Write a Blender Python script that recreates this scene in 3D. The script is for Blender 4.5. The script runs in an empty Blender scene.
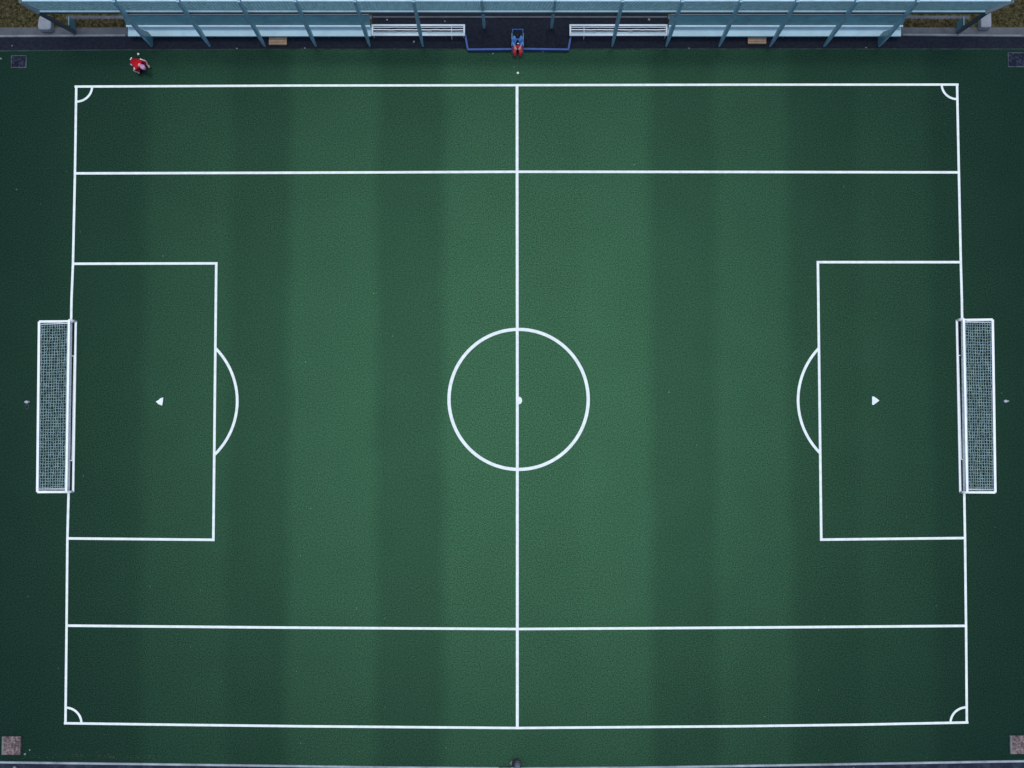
import bpy, bmesh, math, random
from mathutils import Vector, Matrix
random.seed(7)
PI = math.pi
scn = bpy.context.scene
COL = scn.collection

# ------------------------------------------------------------------ camera
F, CX, CY, H = 1600.0, 512.0, 384.0, 57.1
TILT = math.atan(91.0 / F)
cam_d = bpy.data.cameras.new('camera')
cam = bpy.data.objects.new('camera', cam_d)
COL.objects.link(cam)
cam_d.sensor_width = 36.0
cam_d.lens = 36.0 * F / 1024.0
cam_d.clip_start, cam_d.clip_end = 0.5, 3000.0
cam.location = (0, 0, H)
cam.rotation_euler = (TILT, 0, 0)
scn.camera = cam
RX = Matrix.Rotation(TILT, 3, 'X')


def at(px, py, z=0.0):
    """measured photo point -> point of the place at height z"""
    d = RX @ Vector(((px - CX) / F, -(py - CY) / F, -1.0))
    t = (z - H) / d.z
    return Vector((d.x * t, d.y * t, z))


def gy(py, z=0.0):
    return at(CX, py, z).y


# ------------------------------------------------------------------ tags
def tag(o, label, cat, group=None, kind=None):
    o['label'] = label
    o['category'] = cat
    if group:
        o['group'] = group
    if kind:
        o['kind'] = kind
    return o


def thing(name, label, cat, loc=(0, 0, 0), rz=0.0, group=None):
    o = bpy.data.objects.new(name, None)
    COL.objects.link(o)
    o.empty_display_size = 0.2
    o.location = loc
    o.rotation_euler = (0, 0, rz)
    return tag(o, label, cat, group)


def obj(name, bm, mat, parent=None, smooth=False):
    me = bpy.data.meshes.new(name)
    bmesh.ops.recalc_face_normals(bm, faces=bm.faces)
    bm.to_mesh(me)
    bm.free()
    if mat:
        me.materials.append(mat)
    if smooth:
        for p in me.polygons:
            p.use_smooth = True
    o = bpy.data.objects.new(name, me)
    COL.objects.link(o)
    if parent:
        o.parent = parent
    return o


def copy_tree(o, parent=None):
    c = o.copy()
    COL.objects.link(c)
    if parent:
        c.parent = parent
    for ch in list(o.children):
        copy_tree(ch, c)
    return c


# ------------------------------------------------------------------ shapes
def box(bm, a, b, bevel=0.0):
    a, b = Vector(a), Vector(b)
    r = bmesh.ops.create_cube(bm, size=1.0)
    vs = r['verts']
    for v in vs:
        v.co = Vector((a[i] + (v.co[i] + 0.5) * (b[i] - a[i]) for i in range(3)))
    if bevel:
        es = list({e for v in vs for e in v.link_edges})
        bmesh.ops.bevel(bm, geom=es, offset=bevel, segments=2, affect='EDGES', profile=0.6)


def tube(bm, pts, r, n=8, radii=None, square=False):
    pts = [Vector(p) for p in pts]
    rings = []
    up0 = None
    for i, p in enumerate(pts):
        if i == 0:
            t = pts[1] - p
        elif i == len(pts) - 1:
            t = p - pts[i - 1]
        else:
            t = (pts[i + 1] - p).normalized() + (p - pts[i - 1]).normalized()
        t.normalize()
        if up0 is None:
            up0 = Vector((0, 0, 1)) if abs(t.z) < 0.9 else Vector((0, 1, 0))
        u = (up0 - t * up0.dot(t))
        if u.length < 1e-4:
            u = Vector((1, 0, 0)) - t * t.x
        u.normalize()
        w = t.cross(u)
        rr = radii[i] if radii else r
        ring = []
        for k in range(n):
            a = 2 * PI * (k + (0.5 if square else 0)) / n
            ring.append(bm.verts.new(p + (u * math.cos(a) + w * math.sin(a)) * rr))
        rings.append(ring)
    for a, b in zip(rings, rings[1:]):
        for k in range(n):
            bm.faces.new((a[k], a[(k + 1) % n], b[(k + 1) % n], b[k]))
    bm.faces.new(rings[0])
    bm.faces.new(rings[-1])


def loft(bm, sections):
    rings = [[bm.verts.new(p) for p in s] for s in sections]
    n = len(rings[0])
    for a, b in zip(rings, rings[1:]):
        for k in range(n):
            bm.faces.new((a[k], a[(k + 1) % n], b[(k + 1) % n], b[k]))
    bm.faces.new(rings[0])
    bm.faces.new(rings[-1])


def ribbon(pts, w, z, closed=False):
    """a flat painted strip of width w along ground points"""
    bm = bmesh.new()
    n = len(pts)
    L, R = [], []
    for i in range(n):
        if closed:
            a, b = pts[i - 1], pts[(i + 1) % n]
        else:
            a, b = pts[max(i - 1, 0)], pts[min(i + 1, n - 1)]
        t = Vector((b.x - a.x, b.y - a.y, 0)).normalized()
        s = Vector((-t.y, t.x, 0)) * w / 2
        p = Vector((pts[i].x, pts[i].y, z))
        L.append(bm.verts.new(p + s))
        R.append(bm.verts.new(p - s))
    m = n if closed else n - 1
    for i in range(m):
        j = (i + 1) % n
        bm.faces.new((L[i], R[i], R[j], L[j]))
    return bm


def poly(pts, z):
    bm = bmesh.new()
    bm.faces.new([bm.verts.new((p[0], p[1], z)) for p in pts])
    return bm


# ------------------------------------------------------------------ materials
def mat(name, col, rough=0.6, spec=0.3, metal=0.0, noise=0.0, scale=4.0, detail=4.0,
        col2=None, thr=None, bump=0.0, bscale=None, tint=None):
    m = bpy.data.materials.new(name)
    m.use_nodes = True
    nt = m.node_tree
    b = nt.nodes['Principled BSDF']
    b.inputs['Base Color'].default_value = (*col, 1)
    b.inputs['Roughness'].default_value = rough
    b.inputs['Specular IOR Level'].default_value = spec
    b.inputs['Metallic'].default_value = metal
    if tint:
        b.inputs['Specular Tint'].default_value = (*tint, 1)
    tc = nt.nodes.new('ShaderNodeTexCoord')
    if noise or col2:
        nz = nt.nodes.new('ShaderNodeTexNoise')
        nz.inputs['Scale'].default_value = scale
        nz.inputs['Detail'].default_value = detail
        nz.inputs['Roughness'].default_value = 0.65
        nt.links.new(tc.outputs['Object'], nz.inputs['Vector'])
        rp = nt.nodes.new('ShaderNodeValToRGB')
        if thr is None:
            lo, hi = 0.3, 0.7
        else:
            lo, hi = thr
        rp.color_ramp.elements[0].position = lo
        rp.color_ramp.elements[1].position = hi
        c2 = col2 or tuple(min(1, c * (1 + noise)) for c in col)
        c1 = col if col2 else tuple(c * (1 - noise) for c in col)
        rp.color_ramp.elements[0].color = (*c1, 1)
        rp.color_ramp.elements[1].color = (*c2, 1)
        nt.links.new(nz.outputs['Fac'], rp.inputs['Fac'])
        nt.links.new(rp.outputs['Color'], b.inputs['Base Color'])
    if bump:
        n2 = nt.nodes.new('ShaderNodeTexNoise')
        n2.inputs['Scale'].default_value = bscale or scale
        n2.inputs['Detail'].default_value = 3
        nt.links.new(tc.outputs['Object'], n2.inputs['Vector'])
        bp = nt.nodes.new('ShaderNodeBump')
        bp.inputs['Strength'].default_value = bump
        bp.inputs['Distance'].default_value = 0.02
        nt.links.new(n2.outputs['Fac'], bp.inputs['Height'])
        nt.links.new(bp.outputs['Normal'], b.inputs['Normal'])
    return m


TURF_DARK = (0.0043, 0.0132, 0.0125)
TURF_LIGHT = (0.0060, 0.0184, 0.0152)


def turf_material():
    m = bpy.data.materials.new('turf')
    m.use_nodes = True
    nt = m.node_tree
    N, Lk = nt.nodes, nt.links
    b = N['Principled BSDF']
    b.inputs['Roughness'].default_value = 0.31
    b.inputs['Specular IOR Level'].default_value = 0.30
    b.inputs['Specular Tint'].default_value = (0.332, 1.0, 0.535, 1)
    tc = N.new('ShaderNodeTexCoord')
    sx = N.new('ShaderNodeSeparateXYZ')
    # slightly wandering stripe edges, as left by the brush
    wn = N.new('ShaderNodeTexNoise')
    wn.inputs['Scale'].default_value = 0.35
    wn.inputs['Detail'].default_value = 4
    Lk.new(tc.outputs['Object'], wn.inputs['Vector'])
    wm = N.new('ShaderNodeMath'); wm.operation = 'MULTIPLY_ADD'
    wm.inputs[1].default_value = 0.5
    Lk.new(wn.outputs['Fac'], wm.inputs[0])
    Lk.new(tc.outputs['Object'], sx.inputs[0])
    Lk.new(sx.outputs['X'], wm.inputs[2])
    mp = N.new('ShaderNodeMapRange')
    mp.inputs['From Min'].default_value = -20.25 + 0.5
    mp.inputs['From Max'].default_value = 20.25
    mp.inputs['From Min'].default_value = -20.0
    mp.inputs['From Max'].default_value = 20.5
    Lk.new(wm.outputs[0], mp.inputs['Value'])
    rp = N.new('ShaderNodeValToRGB')
    edges = [145, 228, 289, 376, 444, 517, 580, 651, 716, 790, 860, 932]
    xs = [(at(e, 400).x + 20.25) / 40.5 for e in edges]
    cr = rp.color_ramp
    cr.interpolation = 'LINEAR'
    stops = [(0.0, 0.0)]
    v = 0.0
    d = 0.0060
    amp = [.2, .68, .22, .82, .2, .84, .74, .92, .3, .82, .25, .55, .15]
    for i, x in enumerate(xs):
        stops.append((x - d, amp[i]))
        stops.append((x + d, amp[i + 1]))
    stops.append((1.0, 0.0))
    while len(cr.elements) < len(stops):
        cr.elements.new(0.5)
    for e, (p, val) in zip(cr.elements, stops):
        e.position = p
        e.color = (val, val, val, 1)
    Lk.new(mp.outputs[0], rp.inputs['Fac'])
    mix = N.new('ShaderNodeMix'); mix.data_type = 'RGBA'
    mix.inputs['A'].default_value = (*TURF_DARK, 1)
    mix.inputs['B'].default_value = (*TURF_LIGHT, 1)
    Lk.new(rp.outputs['Color'], mix.inputs['Factor'])
    # tuft grain and broad wear
    gn = N.new('ShaderNodeTexNoise')
    gn.inputs['Scale'].default_value = 23.0
    gn.inputs['Detail'].default_value = 5
    gn.inputs['Roughness'].default_value = 0.75
    Lk.new(tc.outputs['Object'], gn.inputs['Vector'])
    g2 = N.new('ShaderNodeMapRange')
    g2.inputs['From Min'].default_value = 0.3
    g2.inputs['From Max'].default_value = 0.7
    g2.inputs['To Min'].default_value = 0.12
    g2.inputs['To Max'].default_value = 1.88
    Lk.new(gn.outputs['Fac'], g2.inputs['Value'])
    bn = N.new('ShaderNodeTexNoise')
    bn.inputs['Scale'].default_value = 0.55
    bn.inputs['Detail'].default_value = 5
    Lk.new(tc.outputs['Object'], bn.inputs['Vector'])
    b2 = N.new('ShaderNodeMapRange')
    b2.inputs['From Min'].default_value = 0.3
    b2.inputs['From Max'].default_value = 0.7
    b2.inputs['To Min'].default_value = 0.96
    b2.inputs['To Max'].default_value = 1.04
    Lk.new(bn.outputs['Fac'], b2.inputs['Value'])
    mu = N.new('ShaderNodeMath'); mu.operation = 'MULTIPLY'
    Lk.new(g2.outputs[0], mu.inputs[0]); Lk.new(b2.outputs[0], mu.inputs[1])
    vm = N.new('ShaderNodeVectorMath'); vm.operation = 'SCALE'
    Lk.new(mix.outputs['Result'], vm.inputs[0])
    Lk.new(mu.outputs[0], vm.inputs['Scale'])
    # sparse pale flecks of infill
    fn = N.new('ShaderNodeTexNoise')
    fn.inputs['Scale'].default_value = 9.0
    fn.inputs['Detail'].default_value = 1
    Lk.new(tc.outputs['Object'], fn.inputs['Vector'])
    fr = N.new('ShaderNodeMapRange')
    fr.inputs['From Min'].default_value = 0.80
    fr.inputs['From Max'].default_value = 0.84
    fr.inputs['To Max'].default_value = 0.55
    Lk.new(fn.outputs['Fac'], fr.inputs['Value'])
    fm = N.new('ShaderNodeMix'); fm.data_type = 'RGBA'
    fm.inputs['B'].default_value = (0.22, 0.26, 0.20, 1)
    Lk.new(fr.outputs[0], fm.inputs['Factor'])
    Lk.new(vm.outputs[0], fm.inputs['A'])
    Lk.new(fm.outputs['Result'], b.inputs['Base Color'])
    # the sheen of the fibres varies with the tufts too
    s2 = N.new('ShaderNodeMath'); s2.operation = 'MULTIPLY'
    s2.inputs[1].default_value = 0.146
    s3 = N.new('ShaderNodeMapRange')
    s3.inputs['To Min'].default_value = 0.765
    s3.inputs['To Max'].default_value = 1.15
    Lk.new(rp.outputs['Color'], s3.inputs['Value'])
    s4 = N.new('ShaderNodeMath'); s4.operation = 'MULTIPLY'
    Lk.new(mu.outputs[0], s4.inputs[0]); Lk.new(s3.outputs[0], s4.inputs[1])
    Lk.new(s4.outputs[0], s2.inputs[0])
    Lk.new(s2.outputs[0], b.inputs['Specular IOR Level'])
    return m


M = {}
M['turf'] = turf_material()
M['paint'] = mat('line_paint', (0.75, 0.82, 0.80), 0.8, 0.1, noise=0.13, scale=5.0, detail=8)
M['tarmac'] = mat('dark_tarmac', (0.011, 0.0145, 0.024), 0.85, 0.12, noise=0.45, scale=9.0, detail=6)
M['tarmac_low'] = mat('dark_tarmac_patchy', (0.016, 0.021, 0.036), 0.85, 0.12, col2=(0.032, 0.042, 0.062), scale=3.0, thr=(.45, .62))
M['concrete'] = mat('concrete', (0.085, 0.095, 0.11), 0.85, 0.2, noise=0.25, scale=2.2, detail=7, bump=0.3, bscale=20)
M['kerb'] = mat('kerb_concrete', (0.16, 0.18, 0.20), 0.85, 0.2, noise=0.35, scale=2.0, detail=7)
M['kerb_pale'] = mat('kerb_pale', (0.30, 0.34, 0.38), 0.8, 0.2, noise=0.35, scale=1.6, detail=7)
M['grass'] = mat('rough_grass', (0.014, 0.0165, 0.0075), 0.95, 0.05, col2=(0.105, 0.095, 0.043), scale=8.0, detail=6, thr=(.38, .68))
M['block'] = mat('grey_block', (0.22, 0.24, 0.27), 0.85, 0.2, noise=0.15, scale=6)
M['steel'] = mat('teal_steel', (0.17, 0.34, 0.41), 0.42, 0.5, noise=0.18, scale=3.0, detail=6)
M['steel_dark'] = mat('dark_teal_steel', (0.035, 0.065, 0.085), 0.45, 0.5, noise=0.2, scale=3.0)
M['cladding'] = mat('teal_cladding', (0.19, 0.37, 0.43), 0.45, 0.5, noise=0.12, scale=5.0, detail=7)
M['rail'] = mat('pale_rail', (0.38, 0.56, 0.62), 0.4, 0.5, noise=0.15, scale=2.5)
M['rail_teal'] = mat('teal_rail', (0.145, 0.27, 0.33), 0.4, 0.5, noise=0.15, scale=2.5)
M['screen'] = mat('teal_screen', (0.085, 0.215, 0.265), 0.35, 0.5, noise=0.25, scale=2.0, detail=7)
M['deck'] = mat('pale_deck', (0.36, 0.55, 0.61), 0.45, 0.4, noise=0.12, scale=1.4, detail=7)
M['white_metal'] = mat('white_powder_coat', (0.72, 0.78, 0.82), 0.45, 0.4, noise=0.08, scale=3)
M['goal'] = mat('goal_white', (0.78, 0.83, 0.84), 0.4, 0.4, noise=0.08, scale=3)
M['net'] = mat('net_cord', (0.22, 0.32, 0.33), 0.8, 0.1, noise=0.45, scale=5, detail=5)
M['blue'] = mat('blue_board', (0.012, 0.042, 0.21), 0.5, 0.3, noise=0.2, scale=3)
M['blue_lit'] = mat('blue_lit', (0.024, 0.075, 0.25), 0.5, 0.3, noise=0.2, scale=3)  # barrier blue lightened as a lit top face; also colours the chair back
M['wood'] = mat('tan_wood', (0.30, 0.21, 0.14), 0.7, 0.2, noise=0.3, scale=6, detail=6)
M['wood_dark'] = mat('tan_wood_edge', (0.12, 0.085, 0.06), 0.7, 0.2, noise=0.3, scale=6)
M['rubber'] = mat('black_rubber', (0.012, 0.014, 0.018), 0.7, 0.2)
M['ball'] = mat('ball_white', (0.75, 0.76, 0.74), 0.45, 0.4, noise=0.05, scale=20)
M['ball_panel'] = mat('ball_grey', (0.10, 0.11, 0.12), 0.45, 0.4)
M['paper'] = mat('paper_scrap', (0.17, 0.21, 0.22), 0.8, 0.1, noise=0.3, scale=30)
M['cover'] = mat('cover_plate', (0.007, 0.009, 0.019), 0.8, 0.1, col2=(0.040, 0.050, 0.085), scale=11, detail=4, thr=(.45, .72))
M['cover_frame'] = mat('cover_frame', (0.055, 0.07, 0.085), 0.7, 0.2, noise=0.6, scale=5, detail=6)
M['slab'] = mat('speckled_slab', (0.06, 0.044, 0.048), 0.8, 0.2, col2=(0.27, 0.20, 0.195), scale=11, detail=4, thr=(.40, .64))
M['slab_rim'] = mat('slab_rim', (0.16, 0.17, 0.18), 0.8, 0.2, noise=0.3, scale=6)
M['slab_pale'] = mat('pale_plastic', (0.42, 0.44, 0.50), 0.6, 0.3, noise=0.3, scale=20)
M['skin'] = mat('skin', (0.50, 0.30, 0.24), 0.5, 0.3)
M['hair'] = mat('dark_hair', (0.008, 0.007, 0.007), 0.55, 0.3)
M['blue_cloth'] = mat('blue_jacket', (0.07, 0.20, 0.52), 0.8, 0.1, col2=(0.14, 0.32, 0.66), scale=9)
M['navy_cloth'] = mat('navy_panel', (0.010, 0.014, 0.05), 0.8, 0.1)
M['red_cloth'] = mat('red_trousers', (0.52, 0.035, 0.05), 0.8, 0.1, noise=0.3, scale=14)
M['crimson'] = mat('crimson_jacket', (0.42, 0.006, 0.016), 0.7, 0.15, noise=0.45, scale=12)
M['white_cloth'] = mat('white_cloth', (0.70, 0.70, 0.74), 0.8, 0.1)
M['pink_cloth'] = mat('pink_cap', (0.55, 0.26, 0.46), 0.8, 0.1, noise=0.2, scale=14)
M['shoe'] = mat('dark_shoe', (0.02, 0.022, 0.05), 0.6, 0.2)

# ------------------------------------------------------------------ ground
o = obj('ground', poly([(-900, -900), (900, -900), (900, 900), (-900, 900)], -0.030), M['grass'])
tag(o, 'patchy brown and olive rough grass lying behind the concrete path', 'ground', kind='structure')

TOPY, BOTY = gy(49.3), gy(762.5)
xl, xr = -26.0, 26.0
top_edge = [at(-170, 52), at(0, 50.6), at(120, 49.6), at(300, 49), at(517, 49), at(760, 48.6), at(1024, 48.8), at(1190, 50)]
bot_edge = [at(-170, 759), at(0, 761.5), at(240, 764.5), at(400, 766.6), at(517, 767.2), at(640, 766.4), at(884, 762.6), at(1024, 760.2), at(1190, 757)]
bm = bmesh.new()
vt = [bm.verts.new((p.x, p.y, 0)) for p in top_edge] + [bm.verts.new((p.x, p.y, 0)) for p in reversed(bot_edge)]
bm.faces.new(vt)
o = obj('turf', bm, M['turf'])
tag(o, 'dark green artificial turf brushed in alternating light and dark stripes', 'turf', kind='structure')

# tarmac: the strip along the turf and the wide bay behind it; past its kerb, dark put in for canopy shade
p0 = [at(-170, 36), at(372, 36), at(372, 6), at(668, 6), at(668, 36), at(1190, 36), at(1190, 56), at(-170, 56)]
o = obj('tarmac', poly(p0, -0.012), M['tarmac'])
tag(o, 'blue black tarmac strip between the green turf and the shelters, extended back as canopy shade', 'tarmac', kind='structure')
p0 = [at(-170, 752), at(1190, 752), at(1190, 960), at(-170, 960)]
o = obj('tarmac', poly(p0, -0.012), M['tarmac_low'])
tag(o, 'dark navy tarmac with pale patches beyond the lower kerb', 'tarmac', kind='structure')

# concrete paths behind the tarmac
for a, b, lab in ((-170, 372, 'grey concrete path beside the rounded grey block'),
                  (668, 1190, 'grey concrete path beside the square grey block')):
    o = obj('path', poly([at(a, 27.2), at(b, 27.2), at(b, 36), at(a, 36)], -0.020), M['concrete'])
    tag(o, lab, 'path', kind='structure')
for a, b, lab in ((66, 372, 'thin concrete strip behind the shelter near the rounded grey block'),
                  (668, 970, 'thin concrete strip behind the shelter near the square grey block')):
    o = obj('path', poly([at(a, 15.5), at(b, 15.5), at(b, 19.0), at(a, 19.0)], -0.020), M['concrete'])
    tag(o, lab, 'path', kind='structure')


def kerb(pts, w, h, m, label):
    bm = bmesh.new()
    secs = []
    for p in pts:
        secs.append([(p.x, p.y - w / 2, -0.026), (p.x, p.y + w / 2, -0.026), (p.x, p.y + w / 2, h - .015), (p.x, p.y + w / 2 - .015, h),
                     (p.x, p.y - w / 2 + .015, h), (p.x, p.y - w / 2, h - .015)])
    loft(bm, secs)
    o = obj('kerb', bm, m)
    return tag(o, label, 'kerb', kind='structure')


kerb([at(-170, 36.6), at(0, 36.6), at(126, 35.8)], 0.075, 0.10, M['kerb'], 'low grey kerb between tarmac and path beside the rounded grey block')
kerb([at(902, 35.2), at(1024, 36.2), at(1190, 37)], 0.075, 0.10, M['kerb'], 'low grey kerb between tarmac and path beside the square grey block')
kerb([at(373, 17.6), at(520, 17.6), at(667, 17.6)], 0.06, 0.10, M['concrete'], 'dull kerb edging the tarmac bay behind the seated person')
kerb([at(p[0], p[1] + 1.0) for p in ((-170, 759), (0, 761), (240, 764), (400, 766.2), (517, 767), (640, 766.2), (884, 762.2), (1024, 759.8), (1190, 757))],
     0.075, 0.10, M['kerb_pale'], 'pale kerb edging the turf along the side away from the shelters')
# worn grey edge of the turf carpet
o = obj('turf_edge', ribbon([p + Vector((0, -.01, 0)) for p in top_edge], 0.05, 0.004), mat('turf_edge', (0.035, 0.05, 0.052), 0.9, 0.1, col2=(0.012, 0.03, 0.025), scale=2.2, detail=7, thr=(.4, .62)))
tag(o, 'worn grey edge strip where the turf meets the tarmac', 'edge strip', kind='structure')

# ------------------------------------------------------------------ pitch markings
W = 0.088
zc = [0.004]


def line(name, pts, label, w=W, closed=False):
    q = [at(*p) if not isinstance(p, Vector) else p for p in pts]
    o = obj(name, ribbon(q, w, zc[0], closed), M['paint'])
    zc[0] += 0.0012
    return tag(o, label, 'pitch line', kind='structure')


line('touchline', [(74.6, 86.6), (297, 85.6), (517, 85.2), (740, 84.7), (958.6, 84.6)], 'white touchline on the side of the shelters', .082)
line('touchline', [(64, 723.2), (180, 724.8), (300, 726.2), (517, 728), (740, 726.2), (860, 724.6), (968.4, 722.4)], 'white touchline on the side away from the shelters', .084)
line('goal_line', [(76.3, 86.4), (75, 173), (73, 264), (71.5, 300), (68.6, 493), (67.4, 540), (66.6, 626), (65.5, 723.6)], 'white goal line at the crouching person end', .084)
line('goal_line', [(957, 84.5), (958.8, 172), (960.8, 264), (961.8, 300), (964.2, 493), (965, 540), (966, 627), (966.8, 723)], 'white goal line at the end away from the crouching person', .084)
line('halfway_line', [(517, 84.6), (517.3, 400), (517.3, 728.6)], 'white halfway line crossing the whole pitch', .10)
line('cross_line', [(75, 173.4), (290, 172.8), (517, 171.8), (740, 172), (959, 172.4)], 'white lengthwise line nearer the shelters, inside the touchline')
line('cross_line', [(66.6, 625.6), (290, 627.6), (517, 629), (740, 627.6), (966.2, 625.8)], 'white lengthwise line farther from the shelters, inside the touchline')
def box_line(c, label):
    """three straight strips of one penalty box, mitred at the corners"""
    q = [at(*p) for p in c]
    w = 0.088
    bm = bmesh.new()
    n = len(q)
    L, R = [], []
    for i in range(n):
        def nrm(a, b):
            t = (b - a).normalized()
            return Vector((-t.y, t.x, 0))
        if i == 0:
            s = nrm(q[0], q[1])
        elif i == n - 1:
            s = nrm(q[-2], q[-1])
        else:
            n1, n2 = nrm(q[i - 1], q[i]), nrm(q[i], q[i + 1])
            s = (n1 + n2) / (1 + n1.dot(n2))
        p = Vector((q[i].x, q[i].y, zc[0]))
        L.append(bm.verts.new(p + s * w / 2)); R.append(bm.verts.new(p - s * w / 2))
    for i in range(n - 1):
        bm.faces.new((L[i], R[i], R[i + 1], L[i + 1]))
    o = obj('penalty_box', bm, M['paint'])
    zc[0] += .0012
    tag(o, label, 'pitch line', kind='structure')


box_line([(73.2, 263.8), (216.3, 263.4), (213.4, 539.8), (67.5, 538.4)], 'white penalty box line at the crouching person end')
box_line([(960.8, 262.2), (817.8, 262.2), (821.2, 539.6), (965, 538)], 'white penalty box line at the end away from the crouching person')
line('centre_circle', [(518.6 + 69.6 * math.cos(a), 399.4 + 70.0 * math.sin(a)) for a in [2 * PI * k / 96 for k in range(96)]],
     'white circle around the centre spot', .115, True)


def arc(cx, cy, rx, ry, a0, a1, n=24):
    return [(cx + rx * math.cos(a0 + (a1 - a0) * k / n), cy + ry * math.sin(a0 + (a1 - a0) * k / n)) for k in range(n + 1)]


a = math.acos(53.5 / 75)
line('penalty_arc', arc(162.3, 401, 75, 75, -math.radians(45), math.radians(46.4)), 'white arc bulging from the penalty box at the crouching person end', .096)
line('penalty_arc', arc(873, 400, 75, 75, math.radians(180 - 44.8), math.radians(180 + 44.2)), 'white arc bulging from the penalty box away from the crouching person', .096)
line('corner_arc', arc(76.4, 86.5, 15.8, 15.2, 0, PI / 2), 'white corner arc nearest the crouching person in red', .078)
line('corner_arc', arc(957, 84.6, 15.4, 14.6, PI / 2, PI), 'white corner arc beside the shelter end with the square grey block', .078)
line('corner_arc', arc(66, 723.4, 15.6, 15.8, -PI / 2, 0), 'white corner arc beside the pale speckled slab, crouching person end', .078)
line('corner_arc', arc(966.6, 722.6, 16.2, 15.4, PI, 1.5 * PI), 'white corner arc beside the pale speckled slab, end away from crouching person', .078)


def mark(name, pts, label):
    bm = bmesh.new()
    z = 0.030
    lo = [bm.verts.new((p.x, p.y, 0.001)) for p in pts]
    hi = [bm.verts.new((p.x, p.y, z)) for p in pts]
    n = len(pts)
    bm.faces.new(hi)
    for i in range(n):
        bm.faces.new((lo[i], lo[(i + 1) % n], hi[(i + 1) % n], hi[i]))
    o = obj(name, bm, M['paint'])
    tag(o, label, 'spot marker')


mark('penalty_marker', [at(*p) for p in ((156.0, 401.6), (158.6, 400.2), (160.4, 398.4), (163.2, 397.4), (163.1, 401), (162.2, 405.6), (158.6, 404.2))],
     'white triangular spot marker with notched edge, pointing at the nearer goal')
mark('penalty_marker', [at(*p) for p in ((872.0, 396.5), (873.8, 396.6), (876.4, 398.4), (879.2, 400.6), (876, 403.0), (873.6, 404.8), (872.0, 404.8))],
     'white triangular spot marker with clean straight edges, pointing at the nearer goal')
mark('centre_marker', [at(519.0 + 3.1 * math.cos(k * PI / 8), 400.5 + 3.8 * math.sin(k * PI / 8)) for k in range(16)],
     'small round white marker on the halfway line at kick-off')


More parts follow.
